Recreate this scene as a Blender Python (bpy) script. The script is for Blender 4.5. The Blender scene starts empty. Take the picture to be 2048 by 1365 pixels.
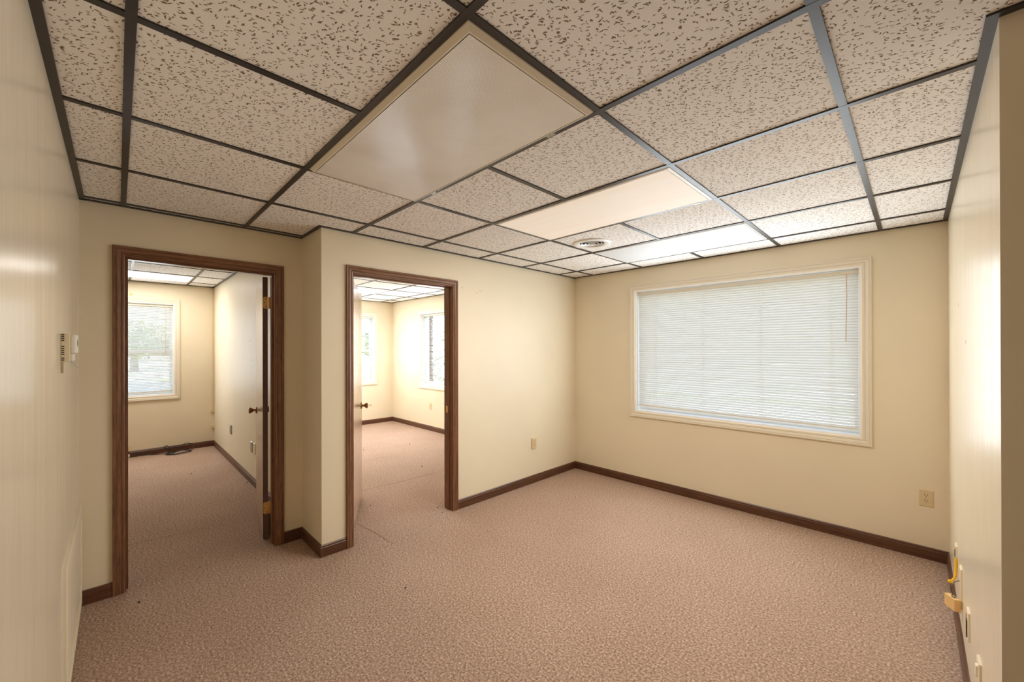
import bpy, math, random
from mathutils import Vector, Matrix
random.seed(7)
S = bpy.context.scene
COL = S.collection

# ------------------------------------------------------------------ camera, world, exposure
def make_camera():
    cam = bpy.data.cameras.new('camera')
    cam.sensor_width = 36.0
    cam.lens = 797.954 / 2048 * 36.0
    cam.shift_x = (1024 - 1002.29) / 2048
    cam.shift_y = (696.47 - 682.5) / 2048
    cam.clip_start = 0.02
    cam.clip_end = 300
    o = bpy.data.objects.new('camera', cam)
    COL.objects.link(o)
    th = math.radians(45.5) + .01066
    pitch, roll = .00163, -.00226
    fw = Vector((-math.sin(th), math.cos(th), 0)); ri = Vector((math.cos(th), math.sin(th), 0)); up = Vector((0, 0, 1))
    F = fw * math.cos(pitch) + up * math.sin(pitch)
    U0 = up * math.cos(pitch) - fw * math.sin(pitch)
    R = ri * math.cos(roll) + U0 * math.sin(roll)
    U = U0 * math.cos(roll) - ri * math.sin(roll)
    m = Matrix(((R.x, U.x, -F.x, .79202), (R.y, U.y, -F.y, -1.25511), (R.z, U.z, -F.z, 1.45925), (0, 0, 0, 1)))
    o.matrix_world = m
    S.camera = o
make_camera()

S.view_settings.view_transform = 'Standard'
S.view_settings.look = 'None'
S.view_settings.gamma = 1.0
S.view_settings.use_curve_mapping = False
S.view_settings.exposure = 0.10
try:
    S.cycles.use_denoising = True
    S.cycles.max_bounces = 14
    S.cycles.diffuse_bounces = 8
    S.cycles.glossy_bounces = 4
    S.cycles.transmission_bounces = 6
    S.cycles.transparent_max_bounces = 12
    S.cycles.sample_clamp_indirect = 6
    S.cycles.caustics_reflective = False
    S.cycles.caustics_refractive = False
except Exception:
    pass

w = bpy.data.worlds.new('world'); S.world = w; w.use_nodes = True
nt = w.node_tree; nt.nodes.clear()
wo = nt.nodes.new('ShaderNodeOutputWorld'); wb = nt.nodes.new('ShaderNodeBackground')
sk = nt.nodes.new('ShaderNodeTexSky'); sk.sky_type = 'NISHITA'
sk.sun_disc = False; sk.sun_elevation = math.radians(48); sk.sun_rotation = math.radians(150)
sk.air_density = 1.0; sk.dust_density = 3.0; sk.ozone_density = 1.0
nt.links.new(sk.outputs[0], wb.inputs[0]); nt.links.new(wb.outputs[0], wo.inputs[0])
wb.inputs[1].default_value = 1.0

sun = bpy.data.lights.new('sun', 'SUN'); sun.energy = 7.5; sun.angle = .01; sun.color = (1, .96, .9)
so = bpy.data.objects.new('sun', sun); COL.objects.link(so)
so.rotation_euler = (math.radians(38), 0, math.radians(35))   # sun stands behind the building (from +x, -y)

def area(name, loc, size, power, color, direction, spread=180, parent=None):
    l = bpy.data.lights.new(name, 'AREA'); l.shape = 'RECTANGLE'; l.size, l.size_y = size
    l.energy = power; l.color = color; l.spread = math.radians(spread)
    o = bpy.data.objects.new(name, l); COL.objects.link(o)
    o.location = loc
    o.rotation_euler = Vector(direction).to_track_quat('-Z', 'Y').to_euler()
    if parent: o.parent = parent
    return o
DAY = (.88, .95, 1.0)
# area lamps added inside each window stand in for daylight; tilt imitates the slats
def daylight(name, ax, plane, nrm, a0, a1, z0, z1, power, up, n=9):
    hh = (z1 - z0) / n
    for k in range(n):
        zc = z0 + (k + .5) * hh; ac = (a0 + a1) / 2
        loc = (plane - nrm * .004, ac, zc) if ax == 0 else (ac, plane - nrm * .004, zc)
        d = (nrm, 0, up) if ax == 0 else (0, nrm, up)
        sz = (a1 - a0, hh * .75)
        area(name, loc, sz, power / n, DAY, d)
daylight('daylight_front', 1, 2.7765, -1, -1.28, .48, .82, 2.03, 32, .04)
daylight('daylight_side_office', 1, 2.7765, -1, -5.5, -4.45, .84, 2.06, 29, .0)
daylight('daylight_corner_office', 0, -6.58, 1, 1.45, 2.35, .86, 2.06, 12, .1)
daylight('daylight_left_office', 0, -6.58, 1, -1.65, -.70, .86, 2.06, 14, .0)

# ------------------------------------------------------------------ dimensions
H = 2.315; HB = 2.39; G = .6096
XA, XB, YW, XR, YL, YS = -2.507, -2.100, 2.7765, .94375, -1.4125, -.223
XF = -6.58; TW = .115; YP0, YP1 = -.20, -.10
HX = 3.2; HY = .39
WTOP = 2.62

# ------------------------------------------------------------------ materials
def mat(name):
    m = bpy.data.materials.new(name); m.use_nodes = True
    b = m.node_tree.nodes['Principled BSDF']
    return m, m.node_tree, b
def setp(b, col=None, rough=None, metal=None, spec=None):
    if col is not None: b.inputs['Base Color'].default_value = (*col, 1)
    if rough is not None: b.inputs['Roughness'].default_value = rough
    if metal is not None: b.inputs['Metallic'].default_value = metal
    if spec is not None: b.inputs['Specular IOR Level'].default_value = spec
def simple(name, col, rough=.5, metal=0, spec=.5):
    m, t, b = mat(name); setp(b, col, rough, metal, spec); return m
def N(t, k, **kw):
    n = t.nodes.new(k)
    for a, v in kw.items(): setattr(n, a, v)
    return n
def ramp(t, pts):
    r = N(t, 'ShaderNodeValToRGB')
    e = r.color_ramp.elements
    while len(e) > 1: e.remove(e[-1])
    e[0].position = pts[0][0]; e[0].color = (*pts[0][1], 1)
    for p, c in pts[1:]:
        x = e.new(p); x.color = (*c, 1)
    return r
def pos(t, scale=(1, 1, 1), rot=(0, 0, 0), src='Position'):
    g = N(t, 'ShaderNodeNewGeometry'); mp = N(t, 'ShaderNodeMapping')
    mp.inputs['Scale'].default_value = scale; mp.inputs['Rotation'].default_value = rot
    t.links.new(g.outputs['Position'], mp.inputs['Vector'])
    return mp.outputs[0]
def bump(t, b, h, strength, dist):
    bn = N(t, 'ShaderNodeBump'); bn.inputs['Strength'].default_value = strength; bn.inputs['Distance'].default_value = dist
    t.links.new(h, bn.inputs['Height']); t.links.new(bn.outputs[0], b.inputs['Normal'])

def wall_paint(name, col, rough=.48):
    m, t, b = mat(name); setp(b, col, rough, spec=.5)
    n = N(t, 'ShaderNodeTexNoise'); n.inputs['Scale'].default_value = 220; n.inputs['Detail'].default_value = 3
    t.links.new(pos(t), n.inputs['Vector'])
    bump(t, b, n.outputs[0], .12, .0015)
    n2 = N(t, 'ShaderNodeTexNoise'); n2.inputs['Scale'].default_value = 1.3; n2.inputs['Detail'].default_value = 5
    t.links.new(pos(t), n2.inputs['Vector'])
    r = ramp(t, [(.3, tuple(c * .955 for c in col)), (.7, tuple(min(1, c * 1.03) for c in col))])
    t.links.new(n2.outputs[0], r.inputs[0]); t.links.new(r.outputs[0], b.inputs['Base Color'])
    return m
M = {}
M['wall'] = wall_paint('cream_wall_paint', (.785, .70, .53))
M['wall_gloss'] = wall_paint('semigloss_cream_wall_paint', (.785, .70, .54), .27)
_t = M['wall_gloss'].node_tree; _b = _t.nodes['Principled BSDF']
_n = _t.nodes.new('ShaderNodeTexNoise'); _n.inputs['Scale'].default_value = 1; _n.inputs['Detail'].default_value = 2
_t.links.new(pos(_t, (9, 9, 1.6)), _n.inputs['Vector'])
bump(_t, _b, _n.outputs[0], .2, .02)
M['casing'] = simple('cream_trim_paint', (.76, .69, .56), .4)
M['white'] = simple('white_vinyl', (.88, .88, .86), .35)
M['white_door'] = simple('white_enamel', (.9, .9, .88), .4)

def wood(name, axis, dark=(.050, .020, .010), mid=(.18, .080, .038), light=(.33, .165, .086), rough=.32):
    m, t, b = mat(name); setp(b, mid, rough, spec=.5)
    sc = [70, 70, 70]; sc[axis] = 2.2
    n = N(t, 'ShaderNodeTexNoise'); n.inputs['Scale'].default_value = 1; n.inputs['Detail'].default_value = 6; n.inputs['Roughness'].default_value = .65
    t.links.new(pos(t, sc), n.inputs['Vector'])
    sc2 = [240, 240, 240]; sc2[axis] = 14
    n2 = N(t, 'ShaderNodeTexNoise'); n2.inputs['Scale'].default_value = 1; n2.inputs['Detail'].default_value = 3
    t.links.new(pos(t, sc2), n2.inputs['Vector'])
    mx = N(t, 'ShaderNodeMix', data_type='FLOAT'); mx.inputs[0].default_value = .4
    t.links.new(n.outputs[0], mx.inputs[2]); t.links.new(n2.outputs[0], mx.inputs[3])
    r = ramp(t, [(.30, dark), (.48, mid), (.72, light)])
    t.links.new(mx.outputs[0], r.inputs[0]); t.links.new(r.outputs[0], b.inputs['Base Color'])
    bump(t, b, mx.outputs[0], .2, .001)
    return m
M['wood_z'] = wood('stained_wood_upright', 2)
M['wood_x'] = wood('stained_wood_along_x', 0)
M['wood_y'] = wood('stained_wood_along_y', 1)
M['base_x'] = wood('dark_baseboard_along_x', 0, (.030, .011, .006), (.095, .038, .018), (.17, .075, .036))
M['base_y'] = wood('dark_baseboard_along_y', 1, (.030, .011, .006), (.095, .038, .018), (.17, .075, .036))
M['leaf_edge'] = wood('door_edge_wood', 2, (.06, .028, .020), (.125, .065, .050), (.19, .105, .08), .5)
M['leaf_face'] = wood('door_veneer', 2, (.36, .235, .165), (.50, .355, .265), (.60, .45, .35), .16)

# carpet
m, t, b = mat('heather_carpet'); setp(b, (.4, .25, .2), .95, spec=.1)
n = N(t, 'ShaderNodeTexNoise'); n.inputs['Scale'].default_value = 95; n.inputs['Detail'].default_value = 4; n.inputs['Roughness'].default_value = .7
t.links.new(pos(t), n.inputs['Vector'])
r = ramp(t, [(.32, (.17, .11, .080)), (.45, (.37, .25, .19)), (.56, (.525, .385, .293)), (.68, (.80, .63, .50))])
t.links.new(n.outputs[0], r.inputs[0])
n2 = N(t, 'ShaderNodeTexNoise'); n2.inputs['Scale'].default_value = 1.6; n2.inputs['Detail'].default_value = 6
t.links.new(pos(t), n2.inputs['Vector'])
r2 = ramp(t, [(.3, (.9, .88, .86)), (.7, (1.0, 1.0, 1.0))])
t.links.new(n2.outputs[0], r2.inputs[0])
mx = N(t, 'ShaderNodeMix', data_type='RGBA', blend_type='MULTIPLY'); mx.inputs[0].default_value = 1
t.links.new(r.outputs[0], mx.inputs[6]); t.links.new(r2.outputs[0], mx.inputs[7]); t.links.new(mx.outputs[2], b.inputs['Base Color'])
n3 = N(t, 'ShaderNodeTexNoise'); n3.inputs['Scale'].default_value = 260; n3.inputs['Detail'].default_value = 2
t.links.new(pos(t), n3.inputs['Vector'])
bump(t, b, n3.outputs[0], .7, .006)
M['carpet'] = m

# fissured ceiling tile
m, t, b = mat('fissured_ceiling_tile'); setp(b, (.74, .68, .62), .9, spec=.15)
def worms(rot, sx, sy, seedoff, thr, keep):
    g = N(t, 'ShaderNodeNewGeometry')
    nz = N(t, 'ShaderNodeTexNoise'); nz.inputs['Scale'].default_value = 45; nz.inputs['Detail'].default_value = 2
    t.links.new(g.outputs['Position'], nz.inputs['Vector'])
    sub = N(t, 'ShaderNodeVectorMath', operation='SUBTRACT'); sub.inputs[1].default_value = (.5, .5, .5)
    t.links.new(nz.outputs['Color'], sub.inputs[0])
    scl = N(t, 'ShaderNodeVectorMath', operation='SCALE'); scl.inputs['Scale'].default_value = .022
    t.links.new(sub.outputs[0], scl.inputs[0])
    add = N(t, 'ShaderNodeVectorMath', operation='ADD')
    t.links.new(g.outputs['Position'], add.inputs[0]); t.links.new(scl.outputs[0], add.inputs[1])
    mp = N(t, 'ShaderNodeMapping', vector_type='TEXTURE')
    mp.inputs['Rotation'].default_value = (0, 0, rot); mp.inputs['Scale'].default_value = (1 / sx, 1 / sy, 1); mp.inputs['Location'].default_value = seedoff
    t.links.new(add.outputs[0], mp.inputs['Vector'])
    v = N(t, 'ShaderNodeTexVoronoi', voronoi_dimensions='2D', feature='F1'); v.inputs['Scale'].default_value = 1
    v.inputs['Randomness'].default_value = 1
    t.links.new(mp.outputs[0], v.inputs['Vector'])
    lt = N(t, 'ShaderNodeMath', operation='LESS_THAN'); lt.inputs[1].default_value = keep
    sep = N(t, 'ShaderNodeSeparateColor'); t.links.new(v.outputs['Color'], sep.inputs[0]); t.links.new(sep.outputs[0], lt.inputs[0])
    mr = N(t, 'ShaderNodeMapRange', interpolation_type='SMOOTHSTEP'); mr.inputs['From Min'].default_value = thr * .75; mr.inputs['From Max'].default_value = thr * 1.25
    mr.inputs['To Min'].default_value = 1; mr.inputs['To Max'].default_value = 0
    t.links.new(v.outputs['Distance'], mr.inputs['Value'])
    mu = N(t, 'ShaderNodeMath', operation='MULTIPLY'); t.links.new(mr.outputs[0], mu.inputs[0]); t.links.new(lt.outputs[0], mu.inputs[1])
    return mu.outputs[0]
def mxm(a, c):
    q = N(t, 'ShaderNodeMath', operation='MAXIMUM'); t.links.new(a, q.inputs[0]); t.links.new(c, q.inputs[1]); return q.outputs[0]
f = mxm(worms(.35, 27, 84, (.13, .3, 0), .155, .62), worms(1.25, 32, 90, (.7, .1, 0), .155, .46))
f = mxm(f, worms(2.3, 48, 70, (.4, .9, 0), .14, .45))
n = N(t, 'ShaderNodeTexNoise'); n.inputs['Scale'].default_value = 330; n.inputs['Detail'].default_value = 2
t.links.new(pos(t), n.inputs['Vector'])
rb = ramp(t, [(.35, (.82, .80, .77)), (.6, (.89, .875, .85))]); t.links.new(n.outputs[0], rb.inputs[0])
mx = N(t, 'ShaderNodeMix', data_type='RGBA'); mx.inputs[7].default_value = (.22, .16, .11, 1)
t.links.new(f, mx.inputs[0]); t.links.new(rb.outputs[0], mx.inputs[6]); t.links.new(mx.outputs[2], b.inputs['Base Color'])
inv = N(t, 'ShaderNodeMath', operation='SUBTRACT'); inv.inputs[0].default_value = 1; t.links.new(f, inv.inputs[1])
bump(t, b, inv.outputs[0], .4, .003)
M['tile'] = m
M['tee'] = simple('dark_ceiling_grid', (.020, .017, .016), .38, 0, .55)
M['brass'] = simple('brass', (.78, .50, .18), .45, .85)
M['bronze'] = simple('antique_brass', (.34, .19, .075), .35, 1)
M['ivory'] = simple('ivory_plastic', (.68, .55, .34), .35)
M['cream_plastic'] = simple('cream_plastic', (.80, .71, .52), .35)
M['slot'] = simple('dark_slot', (.02, .018, .015), .6)
M['steel'] = simple('galvanised_steel', (.45, .45, .44), .4, 1)
M['white_plastic'] = simple('white_plastic', (.85, .84, .78), .3)
M['grey_plastic'] = simple('grey_translucent_plastic', (.55, .50, .44), .25)
M['display'] = simple('grey_green_display', (.50, .55, .45), .25)
M['cable_black'] = simple('black_cable', (.02, .02, .022), .4)
M['cable_yellow'] = simple('yellow_cable', (.85, .50, .02), .4)
M['cable_grey'] = simple('grey_cable', (.12, .12, .11), .45)
M['block'] = simple('tan_plastic_box', (.80, .52, .22), .45)
M['beige_plastic'] = simple('beige_plastic', (.72, .58, .36), .4)
M['red'] = simple('red_plastic', (.45, .05, .03), .4)
M['blue'] = simple('blue_plastic', (.04, .20, .40), .4)
M['cord'] = simple('tan_wand', (.62, .45, .30), .3)
M['rail'] = simple('cream_metal_rail', (.74, .68, .56), .35)
M['crumb'] = simple('dark_crumb', (.03, .025, .02), .8)
M['patch'] = simple('wall_filler', (.80, .72, .58), .7)
M['patch_yellow'] = simple('yellowed_filler', (.80, .58, .25), .7)
M['smudge'] = simple('scuff', (.50, .40, .28), .7)
M['brick'] = simple('brown_brick', (.30, .15, .10), .9)
M['asphalt'] = simple('asphalt', (.16, .17, .18), .9)
M['trunk'] = simple('bark', (.12, .08, .05), .9)

# window glass: clear, lets daylight through
m = bpy.data.materials.new('window_glass'); m.use_nodes = True; t = m.node_tree; t.nodes.clear()
o_ = N(t, 'ShaderNodeOutputMaterial'); tr = N(t, 'ShaderNodeBsdfTransparent'); gl = N(t, 'ShaderNodeBsdfGlossy'); gl.inputs['Roughness'].default_value = .02
mi = N(t, 'ShaderNodeMixShader'); mi.inputs[0].default_value = .06
tr.inputs[0].default_value = (.93, .96, .95, 1)
t.links.new(tr.outputs[0], mi.inputs[1]); t.links.new(gl.outputs[0], mi.inputs[2]); t.links.new(mi.outputs[0], o_.inputs[0])
M['glass'] = m
# blind slat: white enamelled, glows a little with the daylight behind it
m = bpy.data.materials.new('blind_slat'); m.use_nodes = True; t = m.node_tree
b = t.nodes['Principled BSDF']; setp(b, (.86, .87, .84), .4)
o_ = t.nodes['Material Output']; tl = N(t, 'ShaderNodeBsdfTranslucent'); tl.inputs[0].default_value = (.95, .90, .85, 1)
mi = N(t, 'ShaderNodeMixShader'); mi.inputs[0].default_value = .5
t.links.new(b.outputs[0], mi.inputs[1]); t.links.new(tl.outputs[0], mi.inputs[2]); t.links.new(mi.outputs[0], o_.inputs[0])
M['slat'] = m

def lens(name, col, rough, emis=None, strength=0, prism=True, streak_axis=None):
    m, t, b = mat(name); setp(b, col, rough, spec=.5)
    g = pos(t, (170, 170, 1))
    if prism:
        s = N(t, 'ShaderNodeSeparateXYZ'); t.links.new(g, s.inputs[0])
        hs = []
        for i in (0, 1):
            a = N(t, 'ShaderNodeMath', operation='PINGPONG'); a.inputs[1].default_value = .5
            t.links.new(s.outputs[i], a.inputs[0]); hs.append(a.outputs[0])
        q = N(t, 'ShaderNodeMath', operation='MINIMUM'); t.links.new(hs[0], q.inputs[0]); t.links.new(hs[1], q.inputs[1])
        bump(t, b, q.outputs[0], .5, .003)
        rr = ramp(t, [(0, tuple(c * .90 for c in col)), (.35, col)]); t.links.new(q.outputs[0], rr.inputs[0])
        n = N(t, 'ShaderNodeTexNoise'); n.inputs['Scale'].default_value = 2.6; n.inputs['Detail'].default_value = 2
        t.links.new(pos(t), n.inputs['Vector'])
        r2 = ramp(t, [(.35, (.88, .85, .82)), (.65, (1, 1, 1))]); t.links.new(n.outputs[0], r2.inputs[0])
        mx = N(t, 'ShaderNodeMix', data_type='RGBA', blend_type='MULTIPLY'); mx.inputs[0].default_value = 1
        t.links.new(rr.outputs[0], mx.inputs[6]); t.links.new(r2.outputs[0], mx.inputs[7]); t.links.new(mx.outputs[2], b.inputs['Base Color'])
    if emis:
        sc = [14, 14, 14]; sc[streak_axis] = .9
        n = N(t, 'ShaderNodeTexNoise'); n.inputs['Scale'].default_value = 1; n.inputs['Detail'].default_value = 3
        t.links.new(pos(t, sc), n.inputs['Vector'])
        r = ramp(t, [(.3, tuple(e * f_ for e, f_ in zip(emis, (.93, .84, .72)))), (.62, emis)])
        t.links.new(n.outputs[0], r.inputs[0]); t.links.new(r.outputs[0], b.inputs['Emission Color'])
        b.inputs['Emission Strength'].default_value = strength
    return m
M['lens_off'] = lens('prismatic_lens', (.88, .86, .83), .25)
M['lens_plain'] = lens('smooth_lens', (.63, .64, .64), .6, prism=False)
M['lens_warm'] = lens('lit_warm_lens', (.70, .67, .62), .65, (1, .84, .70), .33, False, 0)
M['lens_cool'] = lens('lit_cool_lens', (.8, .8, .8), .4, (1, .97, .95), .6, False, 1)

# ground: lawn with a parking lot beyond
m, t, b = mat('outdoor_ground'); setp(b, (.3, .3, .3), .95)
g = N(t, 'ShaderNodeNewGeometry'); n = N(t, 'ShaderNodeTexNoise'); n.inputs['Scale'].default_value = .25; n.inputs['Detail'].default_value = 8
t.links.new(g.outputs['Position'], n.inputs['Vector'])
r = ramp(t, [(.42, (.46, .45, .43)), (.5, (.36, .36, .36)), (.58, (.20, .28, .12))]); t.links.new(n.outputs[0], r.inputs[0]); t.links.new(r.outputs[0], b.inputs['Base Color'])
M['ground'] = m
m, t, b = mat('leaves'); setp(b, (.10, .18, .05), .7)
n = N(t, 'ShaderNodeTexNoise'); n.inputs['Scale'].default_value = 2; t.links.new(pos(t), n.inputs['Vector'])
r = ramp(t, [(.35, (.06, .12, .03)), (.65, (.22, .34, .12))]); t.links.new(n.outputs[0], r.inputs[0]); t.links.new(r.outputs[0], b.inputs['Base Color'])
M['leaves'] = m

m, t, b = mat('overexposed_leaves'); setp(b, (.5, .5, .42), .6)
n = N(t, 'ShaderNodeTexNoise'); n.inputs['Scale'].default_value = 3; t.links.new(pos(t), n.inputs['Vector'])
r = ramp(t, [(.35, (.20, .24, .16)), (.5, (.50, .50, .42)), (.65, (.78, .74, .68))]); t.links.new(n.outputs[0], r.inputs[0]); t.links.new(r.outputs[0], b.inputs['Base Color'])  # overexposed daylight look of the foliage is put into the leaf colour
M['overexposed_leaves'] = m

# ------------------------------------------------------------------ mesh helpers
class MB:
    def __init__(s): s.v = []; s.f = []
    def poly(s, pts):
        k = len(s.v); s.v += [tuple(p) for p in pts]; s.f.append(tuple(range(k, k + len(pts)))); return s
    def box(s, x0, y0, z0, x1, y1, z1, T=None):
        if x0 > x1: x0, x1 = x1, x0
        if y0 > y1: y0, y1 = y1, y0
        if z0 > z1: z0, z1 = z1, z0
        k = len(s.v)
        P = [(x0, y0, z0), (x1, y0, z0), (x1, y1, z0), (x0, y1, z0), (x0, y0, z1), (x1, y0, z1), (x1, y1, z1), (x0, y1, z1)]
        if T: P = [tuple(T @ Vector(p)) for p in P]
        s.v += P
        for q in ((0, 3, 2, 1), (4, 5, 6, 7), (0, 1, 5, 4), (1, 2, 6, 5), (2, 3, 7, 6), (3, 0, 4, 7)): s.f.append(tuple(k + i for i in q))
        return s
    def loft(s, rings, closed=True, caps=True):
        k = len(s.v); n = len(rings[0])
        for r in rings: s.v += [tuple(p) for p in r]
        for i in range(len(rings) - 1):
            for j in range(n if closed else n - 1):
                a = k + i * n + j; b_ = k + i * n + (j + 1) % n
                s.f.append((a, b_, b_ + n, a + n))
        if caps:
            s.f.append(tuple(k + j for j in range(n))[::-1]); s.f.append(tuple(k + (len(rings) - 1) * n + j for j in range(n)))
        return s
    def lathe(s, origin, axis, prof, n=20, caps=True):
        ax = Vector(axis).normalized(); u = ax.orthogonal().normalized(); v = ax.cross(u); o = Vector(origin)
        rings = []
        for h, r in prof:
            rings.append([o + ax * h + (u * math.cos(2 * math.pi * i / n) + v * math.sin(2 * math.pi * i / n)) * max(r, 1e-5) for i in range(n)])
        return s.loft(rings, True, caps)
    def tube(s, pts, r, n=8):
        pts = [Vector(p) for p in pts]; rings = []
        up = Vector((0, 0, 1))
        for i, p in enumerate(pts):
            d = (pts[min(i + 1, len(pts) - 1)] - pts[max(i - 1, 0)]).normalized()
            a = d.cross(up)
            if a.length < 1e-3: a = d.cross(Vector((1, 0, 0)))
            a.normalize(); c = d.cross(a)
            rings.append([p + (a * math.cos(2 * math.pi * j / n) + c * math.sin(2 * math.pi * j / n)) * r for j in range(n)])
        return s.loft(rings)
    def mesh(s, name, m, smooth=False):
        me = bpy.data.meshes.new(name); me.from_pydata(s.v, [], s.f); me.materials.append(m)
        import bmesh
        bm = bmesh.new(); bm.from_mesh(me); bmesh.ops.recalc_face_normals(bm, faces=bm.faces); bm.to_mesh(me); bm.free()
        if smooth:
            me.polygons.foreach_set('use_smooth', [True] * len(me.polygons))
            try: me.set_sharp_from_angle(angle=math.radians(40))
            except Exception: pass
        me.update()
        return me
    def build(s, name, m, parent=None, smooth=False, loc=None):
        me = s.mesh(name, m, smooth)
        return link(name, me, parent, loc)
def link(name, me, parent=None, loc=None, rot=None):
    o = bpy.data.objects.new(name, me); COL.objects.link(o)
    if parent: o.parent = parent
    if loc: o.location = loc
    if rot: o.rotation_euler = rot
    return o
def bevel(o, wd, seg=2):
    md = o.modifiers.new('bevel', 'BEVEL'); md.width = wd; md.segments = seg; md.limit_method = 'ANGLE'
    return o
def structure(o): o['kind'] = 'structure'; return o
def tag(o, label, cat, group=None):
    o['label'] = label; o['category'] = cat
    if group: o['group'] = group
    return o
def empty(name, loc=(0, 0, 0)):
    o = bpy.data.objects.new(name, None); COL.objects.link(o); o.location = loc; o.empty_display_size = .1
    return o
def relative(o, root):
    """parent o (built in world coordinates) to root and keep it where it is"""
    o.parent = root; o.matrix_parent_inverse = Matrix.Translation(root.location).inverted(); return o

# ------------------------------------------------------------------ setting: floor and walls
structure(MB().box(XF - .2, -3.3, -.08, HX + .2, YW + .02, 0).build('floor', M['carpet']))
FLOOR = bpy.data.objects['floor']
def seam(pts, wd=.012, h=.0035):
    b_ = MB()
    for (x0, y0), (x1, y1) in zip(pts, pts[1:]):
        d = Vector((x1 - x0, y1 - y0, 0)); nn = Vector((-d.y, d.x, 0)).normalized() * wd / 2
        k = len(b_.v)
        a = Vector((x0, y0, 0)); c = Vector((x1, y1, 0)); up = Vector((0, 0, h))
        b_.v += [tuple(a - nn), tuple(a + up), tuple(a + nn), tuple(c - nn), tuple(c + up), tuple(c + nn)]
        b_.f += [(k, k + 3, k + 4, k + 1), (k + 1, k + 4, k + 5, k + 2)]
    return b_.build('carpet_seam', M['carpet'], FLOOR)
seam([(-2.44, .19), (-2.2, .215), (-1.93, .235)])
seam([(-1.93, -.05), (-1.92, .235), (-1.97, .55), (-2.05, .91), (-2.09, .99)])
seam([(-2.52, -1.2), (-2.53, -.9), (-2.52, -.7)])
seam([(-3.15, .55), (-3.12, 1.4), (-3.15, 2.2)], .008, .002)
seam([(-4.2, .9), (-4.15, 2.0)], .008, .002)
seam([(-3.3, -1.3), (-3.2, -.62)], .008, .002)

def wall(name, ax, c0, c1, a0, a1, openings=(), z1=WTOP, m=None):
    """wall slab: thickness c0..c1 along axis ax, running a0..a1 on the other axis, openings (b0,b1,z0,z1)"""
    b_ = MB()
    def bx(p0, p1, q0, q1):
        if p1 - p0 < 1e-5 or q1 - q0 < 1e-5: return
        if ax == 0: b_.box(c0, p0, q0, c1, p1, q1)
        else: b_.box(p0, c0, q0, p1, c1, q1)
    cur = a0
    for (o0, o1, oz0, oz1) in sorted(openings):
        bx(cur, o0, 0, z1); bx(o0, o1, 0, oz0); bx(o0, o1, oz1, z1); cur = o1
    bx(cur, a1, 0, z1)
    return structure(b_.build(name, m or M['wall']))

J = .019     # jamb thickness
D1 = (-1.219, -.412, 2.022)   # clear opening y0,y1,top
D2 = (.008, .913, 2.018)
wall('wall_left', 1, YL - TW, YL, XA, HX, m=M['wall_gloss'])
W_A = wall('wall_back_left', 0, XA - TW, XA, -3.2, YS, [(D1[0] - J, D1[1] + J, 0, D1[2] + J)])
wall('wall_stub', 1, YS, YP1, XA - TW, XB - TW)
W_B = wall('wall_back_right', 0, XB - TW, XB, YS, YW, [(D2[0] - J, D2[1] + J, 0, D2[2] + J)])
W_P = wall('wall_partition', 1, YP0, YP1, XF, XA - TW)
WIN = dict(main=(-1.31, .507, .785, 2.075), side=(-5.566, -4.40, .80, 2.10), corner=(1.40, 2.385, .82, 2.105), left=(-1.70, -.665, .815, 2.11))
EX = .20
W_W = wall('wall_window', 1, YW, YW + EX, XF - EX, XR + TW, [WIN['side'], WIN['main']])
W_F = wall('wall_exterior', 0, XF - EX, XF, -3.3, YW, [WIN['left'], WIN['corner']])
W_R = wall('wall_right', 0, XR, XR + TW, HY, YW, m=M['wall_gloss'])
wall('wall_hall', 1, HY, HY + TW, XR + TW, HX)
wall('wall_hall_end', 0, HX, HX + TW, YL - TW, HY + TW)
wall('wall_office_left', 1, -3.3, -3.2, XF, XA - TW + .01)

# small marks on the walls
def disc(parent, c, nrm, r, m, name='nail_hole', squash=1.0):
    nrm = Vector(nrm)
    o = MB().lathe(Vector(c), nrm, [(0, r), (.0012, r * .8)], 10).build(name, m)
    o.parent = parent
    return o
for (y, z) in ((-.382, 2.009), (-.382, 1.883), (-.523, 1.709), (-.28, 1.715), (-.529, 1.359), (-.28, 1.385)):
    disc(W_F, (XF, y, z), (1, 0, 0), .013, M['patch'], 'filler_patch')
disc(W_F, (XF, -.529, 1.335), (1, 0, 0), .02, M['patch'], 'filler_patch')
disc(W_F, (XF, -1.121, 2.208), (1, 0, 0), .02, M['patch_yellow'], 'filler_patch')
for (x, z) in ((-4.28, 1.552), (-4.235, 1.339)): disc(W_P, (x, YP0, z), (0, -1, 0), .006, M['slot'])
for (x, z) in ((-5.55, 1.559), (-5.2, 1.54)): disc(W_P, (x, YP0, z), (0, -1, 0), .014, M['patch'], 'filler_patch')
for (y, z, r) in ((1.847, 1.679, .012), (2.33, 1.676, .012), (1.416, 1.483, .010)): disc(W_R, (XR, y, z), (-1, 0, 0), r, M['smudge'], 'scuff_mark')
for (y, z) in ((1.035, 2.02), (1.25, 2.012), (1.21, 1.99)):
    MB().box(XB, y - .016, z - .002, XB + .0008, y + .016, z + .002).build('scuff_mark', M['smudge'], W_B)
disc(W_B, (XB, 1.6, 1.2), (1, 0, 0), .004, M['smudge'], 'scuff_mark')

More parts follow.
